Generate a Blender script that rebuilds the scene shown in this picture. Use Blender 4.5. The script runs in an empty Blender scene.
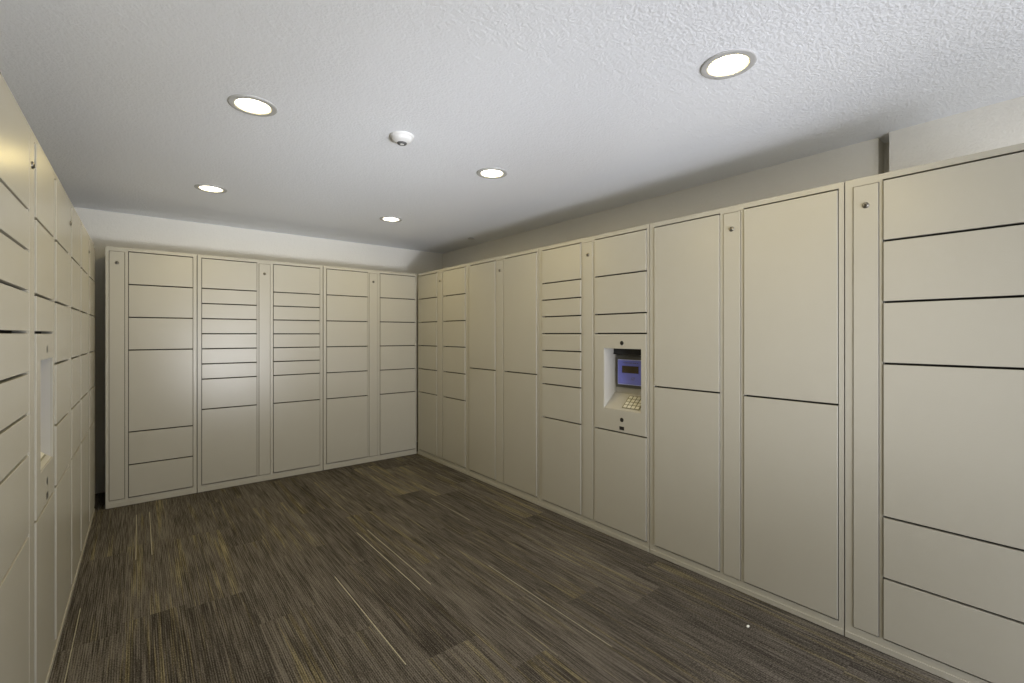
import bpy, bmesh, math, random
from mathutils import Vector, Matrix
random.seed(7)
S = bpy.context.scene
COL = S.collection
PI = math.pi

# ------------------------------------------------------------------ measurements (metres, camera at x=0, y=0)
EYE = 1.3643                 # eye height
F, CY, YAW = 461.66, 334.62, 0.67967
CEIL = EYE + 1.07
XR, YB = 2.474, 4.787        # door faces of the right and the back locker bank
XL, YL, AL = -.2728, 2.717, .00545   # left bank: a point of it and its slight turn
WALL_B, WALL_R, WALL_R2, WALL_L, WALL_F = 5.325, 3.125, 3.085, -.92, -1.75
MOD, Z0, H = .131, .06185, 2.0556
DEPTH = .52
PROUD = .006

# ------------------------------------------------------------------ light levels
P_LENS, C_LENS = 5.2, (1.0, .78, .30)
P_DOOR, C_DOOR = 71, (.96, .98, 1.05)
P_FAR, C_FAR = 6.8, (1, 1, 1)
P_END, C_END = 10, (.97, .99, 1.07)
P_BACK, C_BACK = 3.8, (.97, 1, 1.04)
P_SKY = .3
# ------------------------------------------------------------------ materials
def newmat(name):
    m = bpy.data.materials.new(name); m.use_nodes = True
    nt = m.node_tree
    return m, nt, nt.nodes['Principled BSDF']

def N(nt, kind, **kw):
    n = nt.nodes.new(kind)
    for k, v in kw.items():
        if k == 'op': n.operation = v
        elif k.startswith('i_'):
            n.inputs[int(k[2:])].default_value = v
        else: setattr(n, k, v)
    return n

def L(nt, a, b): nt.links.new(a, b)

def math_n(nt, op, a, b=None, clamp=False):
    n = nt.nodes.new('ShaderNodeMath'); n.operation = op; n.use_clamp = clamp
    for i, v in enumerate((a, b)):
        if v is None: continue
        if isinstance(v, (int, float)): n.inputs[i].default_value = v
        else: L(nt, v, n.inputs[i])
    return n.outputs[0]

def mixc(nt, fac, a, b, mode='MIX'):
    n = nt.nodes.new('ShaderNodeMix'); n.data_type = 'RGBA'; n.blend_type = mode
    for sock, v in ((n.inputs[0], fac), (n.inputs[6], a), (n.inputs[7], b)):
        if hasattr(v, 'is_output'): L(nt, v, sock)
        elif isinstance(v, (int, float)): sock.default_value = v
        else: sock.default_value = (*v, 1)
    return n.outputs[2]

def ramp(nt, src, stops):
    n = nt.nodes.new('ShaderNodeValToRGB')
    e = n.color_ramp.elements
    while len(e) < len(stops): e.new(.5)
    for i, (p, c) in enumerate(stops):
        e[i].position = p
        e[i].color = (*c, 1) if not isinstance(c, (int, float)) else (c, c, c, 1)
    L(nt, src, n.inputs[0])
    return n.outputs[0]

def noise(nt, vec, scale, detail=2, rough=.5):
    n = nt.nodes.new('ShaderNodeTexNoise')
    n.inputs['Scale'].default_value = scale; n.inputs['Detail'].default_value = detail
    n.inputs['Roughness'].default_value = rough
    if vec is not None: L(nt, vec, n.inputs['Vector'])
    return n.outputs[0]

def bump(nt, bs, height, strength, dist):
    b = nt.nodes.new('ShaderNodeBump')
    b.inputs['Strength'].default_value = strength; b.inputs['Distance'].default_value = dist
    L(nt, height, b.inputs['Height']); L(nt, b.outputs[0], bs.inputs['Normal'])

def painted(name, col, rough, peel=.25, vary=.04, scale=260):
    m, nt, bs = newmat(name)
    tc = nt.nodes.new('ShaderNodeTexCoord').outputs['Object']
    v = noise(nt, tc, 5, 3)
    c2 = tuple(c * (1 - vary) for c in col)
    L(nt, mixc(nt, v, col, c2), bs.inputs['Base Color'])
    bs.inputs['Roughness'].default_value = rough
    bump(nt, bs, noise(nt, tc, scale, 2), peel, .0006)
    return m

def plain(name, col, rough=.5, metal=0, emit=None, estr=0):
    m, nt, bs = newmat(name)
    tc = nt.nodes.new('ShaderNodeTexCoord').outputs['Object']
    v = noise(nt, tc, 40, 2)
    L(nt, mixc(nt, v, col, tuple(c * .94 for c in col)), bs.inputs['Base Color'])
    bs.inputs['Roughness'].default_value = rough; bs.inputs['Metallic'].default_value = metal
    if emit:
        bs.inputs['Emission Color'].default_value = (*emit, 1); bs.inputs['Emission Strength'].default_value = estr
    return m

M = {}
PAINT = (.42, .405, .350)
M['paint'] = painted('beige_powder_coat', PAINT, .27, .55, scale=170)
M['gap_shade'] = plain('painted_gap_shade', (.022, .020, .016), .7)  # shade of the door gaps put into the colour
M['kiosk_in'] = painted('pale_kiosk_shell', (.42, .405, .36), .45, .1)
M['chrome'] = plain('nickel_lock', (.24, .225, .195), .38, 1)
M['black'] = plain('black_plastic', (.008, .008, .008), .4)
M['grey_bezel'] = plain('grey_bezel', (.10, .10, .085), .5)
M['blue'] = plain('violet_blue_faceplate', (.16, .18, .62), .42)
M['blue_edge'] = plain('pale_blue_edge', (.50, .54, .85), .4)
M['lcd'] = plain('brown_display_window', (.055, .04, .018), .25)
M['keyplate'] = plain('olive_keypad_plate', (.20, .19, .12), .5)
M['key'] = plain('cream_keys', (.62, .60, .50), .4)
M['white_plastic'] = plain('white_plastic', (.72, .72, .71), .45)
M['trim_white'] = plain('white_light_trim', (.50, .50, .49), .55)
M['grey_vent'] = plain('grey_vent', (.10, .10, .10), .6)
M['lens'] = plain('lit_frosted_lens', (.9, .9, .88), .5, 0, (1.0, .96, .88), 5)
M['lint'] = plain('white_lint', (.85, .85, .82), .8)
M['door_frame'] = painted('white_door_frame', (.70, .70, .68), .45, .1)

# textured walls
def wallmat(name, col, bscale, bstr, dist, thr=None):
    m, nt, bs = newmat(name)
    tc = nt.nodes.new('ShaderNodeTexCoord').outputs['Object']
    a = noise(nt, tc, bscale, 3, .55)
    b = noise(nt, tc, bscale * .33, 2, .5)
    h = math_n(nt, 'ADD', a, math_n(nt, 'MULTIPLY', b, .7))
    if thr: h = ramp(nt, math_n(nt, 'MULTIPLY', h, .59), [(thr[0], 0.), (thr[1], 1.)])
    L(nt, mixc(nt, noise(nt, tc, 1.3, 2), col, tuple(c * .96 for c in col)), bs.inputs['Base Color'])
    bs.inputs['Roughness'].default_value = .9
    bs.inputs['Specular IOR Level'].default_value = .2
    bump(nt, bs, h, bstr, dist)
    return m
M['ceiling'] = wallmat('textured_ceiling', (.85, .87, .905), 85, .5, .0042, (.36, .66))
M['wall'] = wallmat('warm_white_wall', (.77, .75, .69), 90, .35, .004, (.36, .66))

# carpet -----------------------------------------------------------------
def pix_floor(x, y):
    u = (x - 512) / F; c, s = math.cos(YAW), math.sin(YAW)
    w = F * EYE / (y - CY)
    return (w * (s + u * c), w * (c - u * s))

def carpet():
    m, nt, bs = newmat('striped_carpet_planks')
    tc = nt.nodes.new('ShaderNodeTexCoord').outputs['Object']
    sep = N(nt, 'ShaderNodeSeparateXYZ'); L(nt, tc, sep.inputs[0])
    X, Y = sep.outputs[0], sep.outputs[1]
    def comb(a, b, c=0):
        n = nt.nodes.new('ShaderNodeCombineXYZ')
        for i, v in enumerate((a, b, c)):
            if isinstance(v, (int, float)): n.inputs[i].default_value = v
            else: L(nt, v, n.inputs[i])
        return n.outputs[0]
    W, LN = .25, 1.0
    xi = math_n(nt, 'DIVIDE', math_n(nt, 'ADD', X, 10.06), W)
    row = math_n(nt, 'FLOOR', xi)
    wn = N(nt, 'ShaderNodeTexWhiteNoise', noise_dimensions='1D'); L(nt, row, wn.inputs['W'])
    yi = math_n(nt, 'DIVIDE', math_n(nt, 'ADD', Y, math_n(nt, 'ADD', wn.outputs[0], 20.)), LN)
    seg = math_n(nt, 'FLOOR', yi)
    pid = N(nt, 'ShaderNodeTexWhiteNoise', noise_dimensions='2D'); L(nt, comb(row, seg), pid.inputs['Vector'])
    r1 = pid.outputs[0]
    rs = N(nt, 'ShaderNodeSeparateColor'); L(nt, pid.outputs[1], rs.inputs[0])
    r2, r3 = rs.outputs[0], rs.outputs[1]
    off = math_n(nt, 'MULTIPLY', r1, 37.)
    def streak(sx, sy, det=2, rough=.5, o=0.):
        v = comb(math_n(nt, 'MULTIPLY', X, sx), math_n(nt, 'MULTIPLY', Y, sy), math_n(nt, 'ADD', off, o))
        return noise(nt, v, 1, det, rough)
    fine = streak(190, 4.2, 3, .6)
    mid = streak(60, 2.4, 2, .5, 5.)
    broad = streak(9, .9, 1, .5, 9.)
    grain = noise(nt, comb(math_n(nt, 'MULTIPLY', X, 1.), math_n(nt, 'MULTIPLY', Y, .7), 0.), 190, 3, .75)
    rib = math_n(nt, 'SINE', math_n(nt, 'MULTIPLY', X, 2 * PI / .0085))
    # light value
    v = math_n(nt, 'ADD', math_n(nt, 'MULTIPLY', fine, 1.05), math_n(nt, 'MULTIPLY', mid, .30))
    v = math_n(nt, 'ADD', v, math_n(nt, 'MULTIPLY', broad, .22))
    v = math_n(nt, 'ADD', v, math_n(nt, 'MULTIPLY', math_n(nt, 'SUBTRACT', r2, .5), .11))
    v = math_n(nt, 'ADD', v, math_n(nt, 'MULTIPLY', math_n(nt, 'SUBTRACT', grain, .5), 1.25))
    v = math_n(nt, 'ADD', v, math_n(nt, 'MULTIPLY', rib, .085))
    col = ramp(nt, v, [(.52, (.020, .017, .015)), (.77, (.076, .068, .061)), (.98, (.165, .151, .134)), (1.0, (.17, .155, .14))])
    # olive / yellow yarn streaks
    yel = math_n(nt, 'ADD', math_n(nt, 'MULTIPLY', streak(26, 1.0, 1, .4, 21.), .6), math_n(nt, 'MULTIPLY', streak(150, 2.2, 1, .4, 27.), .42))
    ymask = ramp(nt, math_n(nt, 'ADD', yel, math_n(nt, 'MULTIPLY', math_n(nt, 'SUBTRACT', r3, .5), .14)), [(.56, 0.), (.66, 1.)])
    ysep = math_n(nt, 'MULTIPLY', ymask, .55)
    col = mixc(nt, ysep, col, mixc(nt, 1., col, (2.0, 1.9, 1.15), 'MULTIPLY'))
    # single bright yarns woven into some planks
    lines = [((356.9,532.4),(420,590),1.),((367.2,529.8),(431,584.3),.8),((333.9,576.9),(407,664),.95),
             ((135.7,514.9),(136.8,559.4),.8),((149,512),(152.8,554.6),.75),((487.9,565.8),(612.9,646.3),.75),
             ((431,498.6),(470,520),.7),((79,608.5),(64.8,690),.6),((435,473),(458.6,483),.6),((505,617),(560,655),.3)]
    tot = None
    for a, b, s in lines:
        (x0, y0), (x1, y1) = pix_floor(*a), pix_floor(*b)
        xm = (x0 + x1) / 2; ym = (y0 + y1) / 2; hl = abs(y1 - y0) / 2
        dx = math_n(nt, 'LESS_THAN', math_n(nt, 'ABSOLUTE', math_n(nt, 'SUBTRACT', X, xm)), .0021)
        dy = math_n(nt, 'LESS_THAN', math_n(nt, 'ABSOLUTE', math_n(nt, 'SUBTRACT', Y, ym)), hl)
        k = math_n(nt, 'MULTIPLY', math_n(nt, 'MULTIPLY', dx, dy), s)
        tot = k if tot is None else math_n(nt, 'MAXIMUM', tot, k)
    tot = math_n(nt, 'MULTIPLY', tot, ramp(nt, grain, [(.35, .45), (.6, 1.)]))
    col = mixc(nt, tot, col, (.56, .53, .41))
    L(nt, col, bs.inputs['Base Color'])
    bs.inputs['Roughness'].default_value = .95
    bs.inputs['Specular IOR Level'].default_value = .15
    hgt = math_n(nt, 'ADD', math_n(nt, 'MULTIPLY', grain, 1.), math_n(nt, 'MULTIPLY', rib, .25))
    bump(nt, bs, hgt, .6, .003)
    return m
M['carpet'] = carpet()

# ------------------------------------------------------------------ mesh helpers
def box(bm, x0, x1, y0, y1, z0, z1, bev=0, mat=0, mtx=None):
    r = bmesh.ops.create_cube(bm, size=1)
    vs = r['verts']
    bmesh.ops.scale(bm, vec=(x1 - x0, y1 - y0, z1 - z0), verts=vs)
    bmesh.ops.translate(bm, vec=((x0 + x1) / 2, (y0 + y1) / 2, (z0 + z1) / 2), verts=vs)
    fs = set(f for v in vs for f in v.link_faces)
    for f in fs: f.material_index = mat
    if bev:
        es = list(set(e for v in vs for e in v.link_edges))
        rr = bmesh.ops.bevel(bm, geom=es, offset=bev, segments=2, affect='EDGES', profile=.5)
        for f in rr['faces']: f.material_index = mat
        vs = list(set(vs_ for f in rr['faces'] for vs_ in f.verts))
    if mtx is not None:
        bmesh.ops.transform(bm, matrix=mtx, verts=[v for v in bm.verts if v.is_valid and v in set(vs)])
    return vs

def lathe(bm, prof, seg=32, mat=0, axis='z', c=(0, 0, 0)):
    rings = []
    for r, h in prof:
        if r < 1e-6:
            p = (0, 0, h); rings.append([p])
        else:
            rings.append([(r * math.cos(2 * PI * i / seg), r * math.sin(2 * PI * i / seg), h) for i in range(seg)])
    def tr(p):
        x, y, z = p
        if axis == 'y': x, y, z = x, z, y
        return (x + c[0], y + c[1], z + c[2])
    vr = [[bm.verts.new(tr(p)) for p in r] for r in rings]
    for a, b in zip(vr, vr[1:]):
        for i in range(seg):
            j = (i + 1) % seg
            if len(a) == 1 and len(b) == 1: continue
            if len(a) == 1: q = (a[0], b[j], b[i])
            elif len(b) == 1: q = (a[i], a[j], b[0])
            else: q = (a[i], a[j], b[j], b[i])
            f = bm.faces.new(q); f.material_index = mat; f.smooth = True

def obj(name, bm, mats, parent=None, loc=(0, 0, 0), smooth=False):
    bmesh.ops.recalc_face_normals(bm, faces=bm.faces)
    me = bpy.data.meshes.new(name); bm.to_mesh(me); bm.free()
    for m in (mats if isinstance(mats, (list, tuple)) else [mats]): me.materials.append(M[m])
    o = bpy.data.objects.new(name, me); COL.objects.link(o); o.location = loc
    if parent: o.parent = parent
    return o

def thing(name, label, cat, loc, rz=0, group=None):
    o = bpy.data.objects.new(name, None); COL.objects.link(o)
    o.empty_display_size = .1
    o.location = loc; o.rotation_euler = (0, 0, rz)
    o['label'] = label; o['category'] = cat
    if group: o['group'] = group
    return o

def struct(name, bm, mat):
    o = obj(name, bm, mat); o['kind'] = 'structure'; return o

def slab(name, mat, *b):
    bm = bmesh.new(); box(bm, *b); return struct(name, bm, mat)

# ------------------------------------------------------------------ the room
slab('floor', 'carpet', WALL_L - .1, WALL_R + .2, WALL_F - .1, WALL_B + .1, -.1, 0)
slab('ceiling', 'ceiling', WALL_L - .1, WALL_R + .2, WALL_F - .1, WALL_B + .1, CEIL, CEIL + .1)
slab('wall_back', 'wall', WALL_L - .1, WALL_R + .1, WALL_B, WALL_B + .1, 0, CEIL)
slab('wall_left', 'wall', WALL_L - .1, WALL_L, WALL_F, WALL_B, 0, CEIL)
YS = .645
bm = bmesh.new()
box(bm, WALL_R, WALL_R + .2, YS + .055, WALL_B, 0, CEIL); box(bm, WALL_R + .12, WALL_R + .2, YS - .1, YS + .055, 0, CEIL)
struct('wall_right', bm, 'wall')
slab('wall_right_near', 'wall', WALL_R2, WALL_R + .2, WALL_F, YS, 0, CEIL)
# the wall behind the camera with its open doorway to daylight
DX0, DX1, DZ = 1.10, 2.25, 2.10
bm = bmesh.new()
box(bm, WALL_L, DX0, WALL_F - .1, WALL_F, 0, CEIL); box(bm, DX1, WALL_R, WALL_F - .1, WALL_F, 0, CEIL)
box(bm, DX0, DX1, WALL_F - .1, WALL_F, DZ, CEIL)
struct('wall_front', bm, 'wall')
bm = bmesh.new()
box(bm, DX0 - .06, DX0 + .01, WALL_F - .11, WALL_F + .015, 0, DZ + .06, .003)
box(bm, DX1 - .01, DX1 + .06, WALL_F - .11, WALL_F + .015, 0, DZ + .06, .003)
box(bm, DX0 + .01, DX1 - .01, WALL_F - .11, WALL_F + .015, DZ - .01, DZ + .06, .003)
struct('trim_1', bm, 'door_frame')

# ------------------------------------------------------------------ lockers
ST = .09            # control strip
DW = .4185          # door column
ROWS = {'even': [0, 2, 4, 6, 8, 10, 15], 'small': [0, 2, 3, 4, 5, 6, 7, 8, 10, 15], 'wide': [0, 2, 4, 6, 11, 13, 15],
        'tall': [0, 7.5, 15], 'kiosk': [0, 2, 4, 5, 10, 15]}
GAPZ = .0046
CL, CS = .0038, .0030      # clearance beside the doors and beside the lock panels

def zk(k): return Z0 + (15 - k) * MOD

def cabinet_body(root, w, cols, strip, kinds):
    """cols: list of (x0,x1) openings, strip the narrow one"""
    bm = bmesh.new()
    e = .0023
    FR = .035
    # carcass: two sides, top, bottom, back; the front frame has the openings cut out
    T = .018
    box(bm, e, e + T, FR, DEPTH, .003, H); box(bm, w - e - T, w - e, FR, DEPTH, .003, H)
    box(bm, e + T, w - e - T, FR, DEPTH, H - T, H); box(bm, e + T, w - e - T, FR, DEPTH, .003, .003 + T)
    box(bm, e + T, w - e - T, DEPTH - T, DEPTH, .003 + T, H - T)
    top = zk(0) + .0035
    ops = sorted([(a - CL, b + CL) for a, b in cols] + [(strip[0] - CS, strip[1] + CS)])
    box(bm, e, w - e, 0, FR, top, H)
    box(bm, e, w - e, 0, FR, .003, Z0 - .003)
    xs = [e] + [v for o in ops for v in o] + [w - e]
    for i in range(0, len(xs), 2):
        box(bm, xs[i], xs[i + 1], 0, FR, Z0 - .003, top)
    box(bm, strip[0] - CS, strip[1] + CS, 0, FR, zk(0) - .0045, top)
    b = obj('body', bm, ['paint'], root)
    # added near-black sheets that paint the shade in the gaps round the doors
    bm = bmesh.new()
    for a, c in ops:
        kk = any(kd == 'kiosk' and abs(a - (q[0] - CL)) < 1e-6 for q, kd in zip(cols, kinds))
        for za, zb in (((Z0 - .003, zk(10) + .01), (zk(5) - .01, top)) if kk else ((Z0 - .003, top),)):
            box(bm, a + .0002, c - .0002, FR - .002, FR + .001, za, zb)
    obj('gap_shade_sheet', bm, ['gap_shade'], root)
    bm = bmesh.new()
    box(bm, e, w - e, -.005, .0, .004, .030, .0012)
    obj('plinth', bm, ['paint'], root)

def door(root, x0, x1, z0, z1):
    bm = bmesh.new()
    box(bm, x0, x1, -PROUD, .014, z0 + GAPZ, z1 - GAPZ, .0013)
    return obj('door', bm, ['paint'], root)

def strip_panel(root, x0, x1):
    bm = bmesh.new()
    box(bm, x0, x1, -PROUD * .6, .014, Z0 + .001, zk(0) - .007, .0011)
    p = obj('lock_panel', bm, ['paint'], root)
    bm = bmesh.new()
    xc = (x0 + x1) / 2; zc = 1.931
    y = -PROUD * .6
    lathe(bm, [(.0, -.0065), (.0085, -.0065), (.0095, -.0055), (.0125, -.0030), (.0130, 0), (.0125, .002)], 24, 0, 'y', (xc, y, zc))
    box(bm, xc - .0028, xc + .0028, y - .0072, y - .0060, zc - .0075, zc + .0060, 0, 1)
    obj('lock', bm, ['chrome', 'black'], p)
    return p

def kiosk(root, x0, x1):
    z0, z1 = zk(10) + GAPZ, zk(5) - GAPZ
    ox0, ox1 = x0 + .082, x1 - .036
    oz0, oz1 = EYE - .4985, EYE - .093
    bm = bmesh.new()
    A, B = -PROUD, .004
    # plate with a rectangular opening
    def ring(y):
        return ([bm.verts.new((x, y, z)) for x, z in ((x0, z0), (x1, z0), (x1, z1), (x0, z1))],
                [bm.verts.new((x, y, z)) for x, z in ((ox0, oz0), (ox1, oz0), (ox1, oz1), (ox0, oz1))])
    fo, fi = ring(A); bo, bi = ring(B)
    for i in range(4):
        j = (i + 1) % 4
        bm.faces.new((fo[i], fo[j], fi[j], fi[i])); bm.faces.new((bo[i], bo[j], bi[j], bi[i]))
        bm.faces.new((fo[i], fo[j], bo[j], bo[i])); bm.faces.new((fi[i], fi[j], bi[j], bi[i]))
    es = [e for e in bm.edges if all(v.co.y < A + 1e-6 for v in e.verts) and
          (all(v in fo for v in e.verts) or all(v in fi for v in e.verts))]
    bmesh.ops.recalc_face_normals(bm, faces=bm.faces)
    bmesh.ops.bevel(bm, geom=es, offset=.0012, segments=2, affect='EDGES', profile=.5)
    k = obj('kiosk_panel', bm, ['paint'], root)
    # recess: open box with a sloping ledge
    D1 = .108; RZ = EYE - .405; t = .002
    bm = bmesh.new()
    box(bm, ox0 - t, ox0, B - .001, D1 + .022, oz0 - t, oz1 + t)
    box(bm, ox1, ox1 + t, B - .001, D1 + .022, oz0 - t, oz1 + t)
    box(bm, ox0, ox1, B - .001, D1 + .022, oz1, oz1 + t, 0, 1)
    box(bm, ox0, ox1, D1 + .016, D1 + .022, RZ, oz1, 0, 0)
    # ledge
    a = [bm.verts.new(p) for p in ((ox0, 0, oz0), (ox1, 0, oz0), (ox1, D1, RZ), (ox0, D1, RZ))]
    b = [bm.verts.new(p) for p in ((ox0, 0, oz0 - .004), (ox1, 0, oz0 - .004), (ox1, D1 + .02, RZ - .01), (ox0, D1 + .02, RZ - .01))]
    c = [bm.verts.new((ox1, D1 + .016, RZ)), bm.verts.new((ox0, D1 + .016, RZ))]
    bm.faces.new(a); bm.faces.new((a[3], a[2], c[0], c[1])); bm.faces.new(b[::-1]); bm.faces.new((a[0], a[1], b[1], b[0]))
    obj('recess', bm, ['kiosk_in', 'grey_bezel'], k)
    # grey bezel behind the face plate, dark hood above
    xc = (ox0 + ox1) / 2
    za, zb = EYE - .341, EYE - .170
    bm = bmesh.new()
    box(bm, ox0 + .012, ox1 - .012, D1 + .004, D1 + .0158, za - .022, zb + .030, .002)
    box(bm, ox0 + .001, ox1 - .001, D1 - .012, D1 + .0155, zb + .034, oz1 - .002, .001, 1)
    obj('bezel', bm, ['grey_bezel', 'black'], k)
    bm = bmesh.new()
    px0, px1 = xc - .112, xc + .112
    yf = D1 - .014
    box(bm, px0, px1, yf, D1 + .0038, za, zb, .003, 1)
    box(bm, px0 + .005, px1 - .005, yf - .001, yf + .002, za + .005, zb - .005, .0004, 0)
    # small printed marks: line of lettering too small to read, three slanted vents
    for i in range(11):
        wv = .004 + .003 * ((i * 7) % 3)
        xx = px0 + .045 + i * .0115
        box(bm, xx, xx + wv + .002, yf - .0013, yf - .0008, zb - .024, zb - .0195, 0, 2)
    for i in range(3):
        xx = px0 + .118 + i * .010
        mt = Matrix.Translation((xx, 0, za + .040)) @ Matrix.Shear('XY', 4, (0, 0)) @ Matrix.Rotation(-.42, 4, 'Y')
        vs = box(bm, -.0012, .0012, yf - .0015, yf - .0008, -.012, .012, 0, 2)
        bmesh.ops.rotate(bm, cent=(0, 0, 0), matrix=Matrix.Rotation(.42, 3, 'Y'), verts=vs)
        bmesh.ops.translate(bm, vec=(xx, 0, za + .045), verts=vs)
    obj('display_unit', bm, ['blue', 'blue_edge', 'grey_bezel'], k)
    bm = bmesh.new()
    box(bm, px0 + .038, px0 + .172, yf - .0022, yf - .0005, EYE - .260, EYE - .212, .0008)
    obj('display_window', bm, ['lcd'], k)
    # keypad on the slope
    sl = Vector((0, D1, RZ - oz0)); ln = sl.length; sd = sl / ln
    nrm = Vector((0, -sd.z, sd.y))
    base = Vector((0, 0, oz0))
    def on(u, s, h): return base + Vector((u, 0, 0)) + sd * s + nrm * h
    rot = Matrix.Rotation(math.atan2(sd.z, sd.y), 3, 'X')
    def plate(bm, u0, u1, s0, s1, h0, h1, bev=0):
        vs = box(bm, u0, u1, s0, s1, h0, h1, bev)
        allv = list(bm.verts)
        for v in allv:
            v.co = rot @ v.co + base
    ku0, ku1 = ox0 + .135, ox0 + .272
    bm = bmesh.new(); plate(bm, ku0, ku1, ln * .12, ln * .92, .0, .0025, .0008)
    obj('keypad', bm, ['keyplate'], k)
    cw = (ku1 - ku0 - .008) / 4; ch = (ln * .80 - .008) / 4
    for i in range(4):
        for j in range(4):
            u = ku0 + .004 + i * cw; s = ln * .12 + .004 + j * ch
            bm = bmesh.new(); plate(bm, u + .004, u + cw - .004, s + .003, s + ch - .003, .002, .006, .0015)
            obj('key', bm, ['key'], k)
    # camera hole above, round and oblong ports below
    for zc in (EYE - .056, EYE - .562):
        bm = bmesh.new()
        lathe(bm, [(0, -.0004), (.0125, -.0004), (.0145, -.0002), (.0148, .001)], 24, 0, 'y', (xc, A, zc))
        o = obj('camera_hole' if zc > EYE - .1 else 'reader_hole', bm, ['black'], k)
    bm = bmesh.new(); box(bm, xc - .019, xc + .019, A - .0005, A + .001, EYE - .629, EYE - .606, .0003)
    obj('reader_slot', bm, ['black'], k)

TPL = {}
def cabinet(label, w, kinds, loc, rz, group, sh=0):
    root = thing('parcel_locker', label, 'locker', loc, rz, group)
    a = [(p + sh, q + sh) for p, q in TPL[group, len(kinds)]]
    cols, strip = a[:-1], a[-1]
    cabinet_body(root, w, cols, strip, kinds)
    strip_panel(root, *strip)
    for (a, b), kd in zip(cols, kinds):
        ks = ROWS[kd]
        for k0, k1 in zip(ks, ks[1:]):
            if kd == 'kiosk' and k0 == 5: kiosk(root, a, b)
            else: door(root, a, b, zk(k1), zk(k0))
    return root

GB, GR, GL = 'parcel lockers along the back wall', 'parcel lockers along the right wall', 'parcel lockers along the left wall'
yb = YB + PROUD
# openings measured from each cabinet's left side: door columns, then the narrow lock panel
TPL.update({(GB, 1): [(.142, .563), (.025, .116)], (GB, 2): [(.034, .455), (.596, 1.014), (.475, .566)],
            (GR, 1): [(.127, .549), (.020, .109)], (GR, 2): [(.031, .440), (.574, .992), (.464, .553)],
            (GL, 2): [(.033, .453), (.587, 1.000), (.477, .567)]})
cabinet('narrow beige locker at the left end of the back wall with six wide doors', .594, ['wide'], (-.205, yb, 0), 0, GB)
cabinet('beige double locker in the middle of the back wall with rows of thin doors', 1.046, ['small', 'small'], (.390, yb, 0), 0, GB)
cabinet('beige double locker at the right end of the back wall, meeting the corner', 1.034, ['even', 'even'], (1.438, yb, 0), 0, GB)
xr = XR + PROUD; rr = -PI / 2
cabinet('farthest locker on the right wall, next to the corner, with evenly spaced doors', 1.040, ['even', 'even'], (xr, 4.785, 0), rr, GR)
cabinet('beige locker with four tall doors, to the left of the blue-screen kiosk locker', 1.015, ['tall', 'tall'], (xr, 3.745, 0), rr, GR)
cabinet('beige locker with a blue-faced keypad kiosk and thin doors on the right wall', 1.028, ['small', 'kiosk'], (xr, 2.730, 0), rr, GR, .013)
cabinet('beige locker with four tall doors, just right of the blue-screen kiosk locker', 1.024, ['tall', 'tall'], (xr, 1.702, 0), rr, GR, .006)
cabinet('nearest locker on the right wall, cut by the right picture edge, with very wide doors', .608, ['wide'], (xr, .678, 0), rr, GR, .014)
rl = PI / 2 - AL
def lpos(a):                                   # a metres along the left bank from its first seam
    return (XL - PROUD + math.sin(AL) * a, YL + math.cos(AL) * a, 0)
cabinet('nearest locker on the left wall with an empty-looking kiosk recess seen edge-on', 1.029, ['small', 'kiosk'], lpos(-1.03), rl, GL)
cabinet('middle locker of the left wall seen edge-on, just behind the kiosk locker', 1.029, ['even', 'even'], lpos(0), rl, GL)
cabinet('farthest locker of the left wall beside the dark gap to the back wall lockers', 1.029, ['even', 'even'], lpos(1.03), rl, GL)

# ------------------------------------------------------------------ ceiling fittings
def pix_ceil(x, y):
    u = (x - 512) / F; c, s = math.cos(YAW), math.sin(YAW)
    w = F * (CEIL - EYE) / (CY - y)
    return (w * (s + u * c), w * (c - u * s))

GLt = 'recessed downlights in the ceiling'
labs = [('large recessed downlight in the ceiling at the left, left of the smoke detector', (253, 105.5)),
        ('recessed downlight farthest left and low near the back wall lockers', (211, 188.5)),
        ('nearest and largest recessed downlight at the upper right of the ceiling', (728, 64.5)),
        ('recessed downlight in the ceiling between the smoke detector and the right wall', (492, 173)),
        ('smallest recessed downlight near the far corner of the ceiling', (391, 219))]
def downlight(label, x, y):
    t = thing('downlight', label, 'ceiling light', (x, y, CEIL), 0, GLt)
    bm = bmesh.new()
    lathe(bm, [(.102, .001), (.102, -.003), (.099, -.0055), (.095, -.006), (.078, -.0058), (.0735, -.0052), (.0720, -.0015), (.0720, .001)], 56)
    obj('trim_ring', bm, ['trim_white'], t)
    bm = bmesh.new()
    lathe(bm, [(0, -.0018), (.05, -.0016), (.0717, -.0008), (.0717, .0005)], 56)
    obj('lens', bm, ['lens'], t)
    l = bpy.data.lights.new('led_array', 'AREA'); l.shape = 'DISK'; l.size = .125
    l.energy = P_LENS; l.color = C_LENS
    o = bpy.data.objects.new('led_array', l); COL.objects.link(o); o.parent = t; o.location = (0, 0, -.003)
for lab, (x, y) in labs:
    downlight(lab, *pix_ceil(x, y))
downlight('recessed downlight overhead in front of the camera, above the left lockers', .413, .89)

x, y = pix_ceil(402, 136)
t = thing('smoke_detector', 'round white smoke detector on the textured ceiling', 'smoke detector', (x, y, CEIL))
bm = bmesh.new()
lathe(bm, [(.064, .001), (.064, -.006), (.060, -.010), (.056, -.012), (.055, -.018), (.049, -.027), (.036, -.035), (.026, -.038)], 48)
obj('housing', bm, ['white_plastic'], t)
bm = bmesh.new()
lathe(bm, [(.026, -.0378), (.024, -.043), (.022, -.045), (0, -.045)], 32)
lathe(bm, [(.011, -.0448), (.010, -.0458), (.006, -.0462), (0, -.0462)], 32, 1)
obj('sensor_cap', bm, ['grey_vent', 'white_plastic'], t)

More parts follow.
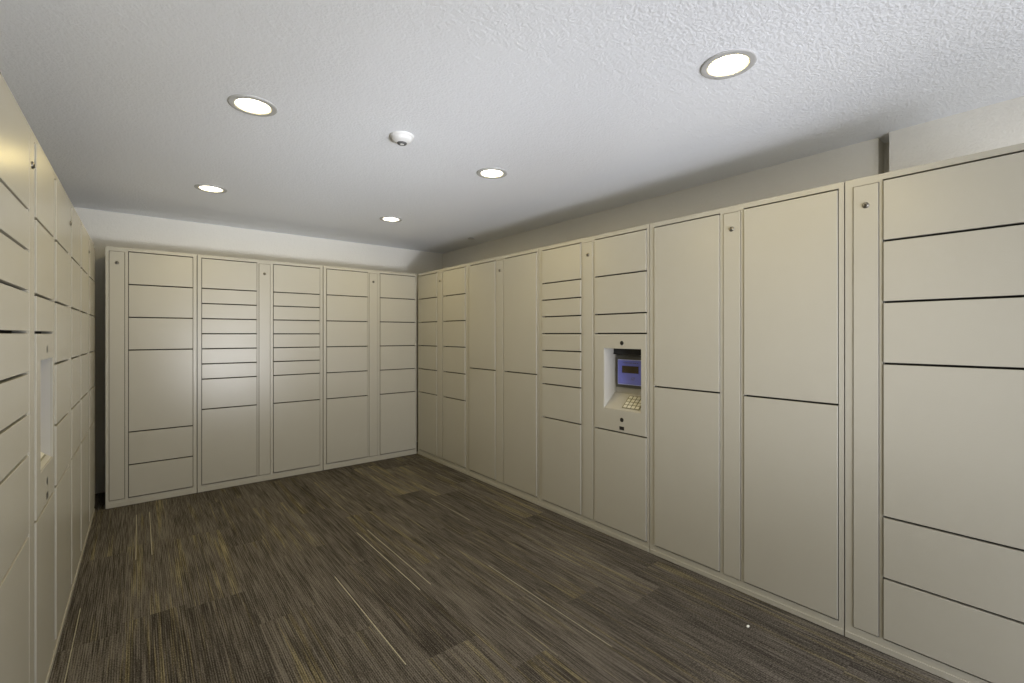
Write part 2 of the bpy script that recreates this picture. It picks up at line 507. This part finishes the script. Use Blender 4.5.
x, y = pix_ceil(471, 238.3)
t = thing('sprinkler_cover', 'small flat round sprinkler cover on the ceiling near the far right corner', 'sprinkler', (x, y, CEIL))
bm = bmesh.new()
lathe(bm, [(.030, .001), (.030, -.007), (.026, -.007)], 32)
obj('collar', bm, ['grey_vent'], t)
bm = bmesh.new()
lathe(bm, [(0, -.0115), (.040, -.0110), (.044, -.0095), (.044, -.0085), (.040, -.0070), (0, -.0070)], 40)
obj('cover_plate', bm, ['white_plastic'], t)

# lint on the carpet
x, y = pix_floor(748, 627)
bm = bmesh.new()
r = bmesh.ops.create_icosphere(bm, subdivisions=2, radius=.0062)
for v in bm.verts:
    v.co = Vector((v.co.x * (1.5 + random.uniform(-.4, .4)), v.co.y * (.9 + random.uniform(-.3, .3)), max(0, v.co.z * .7 + .0035)))
o = obj('lint_scrap', bm, ['lint'], None, (x, y, .0))
o['label'] = 'tiny white scrap of lint on the carpet near the right lockers'; o['category'] = 'lint'

# ------------------------------------------------------------------ light
def area(name, loc, rot, sx, sy, power, col, spread=PI):
    l = bpy.data.lights.new(name, 'AREA'); l.shape = 'RECTANGLE'; l.size = sx; l.size_y = sy
    l.energy = power; l.color = col; l.spread = spread
    o = bpy.data.objects.new(name, l); COL.objects.link(o); o.location = loc; o.rotation_euler = rot
    return o
# daylight entering through the open doorway behind the camera (light stands just outside the opening)
area('doorway_daylight', ((DX0 + DX1) / 2, WALL_F - .14, DZ / 2), (PI / 2, 0, 0), DX1 - DX0, DZ, P_DOOR, C_DOOR)
FS = .55
# the photographer's lamps behind the camera, turned up to the ceiling
area('bounce_flash_far', (1.15, -1.15, .55), (PI - math.radians(66), 0, math.radians(20)), FS, FS, P_FAR, C_FAR, math.radians(60))
area('bounce_flash_end', (1.15, -1.15, .55), (PI - math.radians(68), 0, math.radians(-16)), FS, FS, P_END, C_END, math.radians(62))
area('bounce_flash_back', (1.15, -1.15, .55), (PI - math.radians(71), 0, math.radians(1)), FS, FS, P_BACK, C_BACK, math.radians(34))

w = bpy.data.worlds.new('World'); S.world = w; w.use_nodes = True
bg = w.node_tree.nodes['Background']
bg.inputs[0].default_value = (.75, .85, 1, 1); bg.inputs[1].default_value = P_SKY

# ------------------------------------------------------------------ camera
cd = bpy.data.cameras.new('camera'); cam = bpy.data.objects.new('camera', cd); COL.objects.link(cam)
cam.location = (0, 0, EYE); cam.rotation_euler = (PI / 2, 0, -YAW)
cd.sensor_width = 36; cd.lens = 36 * F / 1024
cd.shift_y = -(341.5 - CY) / 1024
cd.clip_start = .02
S.camera = cam

S.view_settings.view_transform = 'Standard'; S.view_settings.look = 'None'
S.view_settings.gamma = 1; S.view_settings.use_curve_mapping = False
S.view_settings.exposure = 0.0
S.cycles.max_bounces = 10; S.cycles.diffuse_bounces = 7; S.cycles.glossy_bounces = 4
S.cycles.caustics_reflective = False; S.cycles.caustics_refractive = False
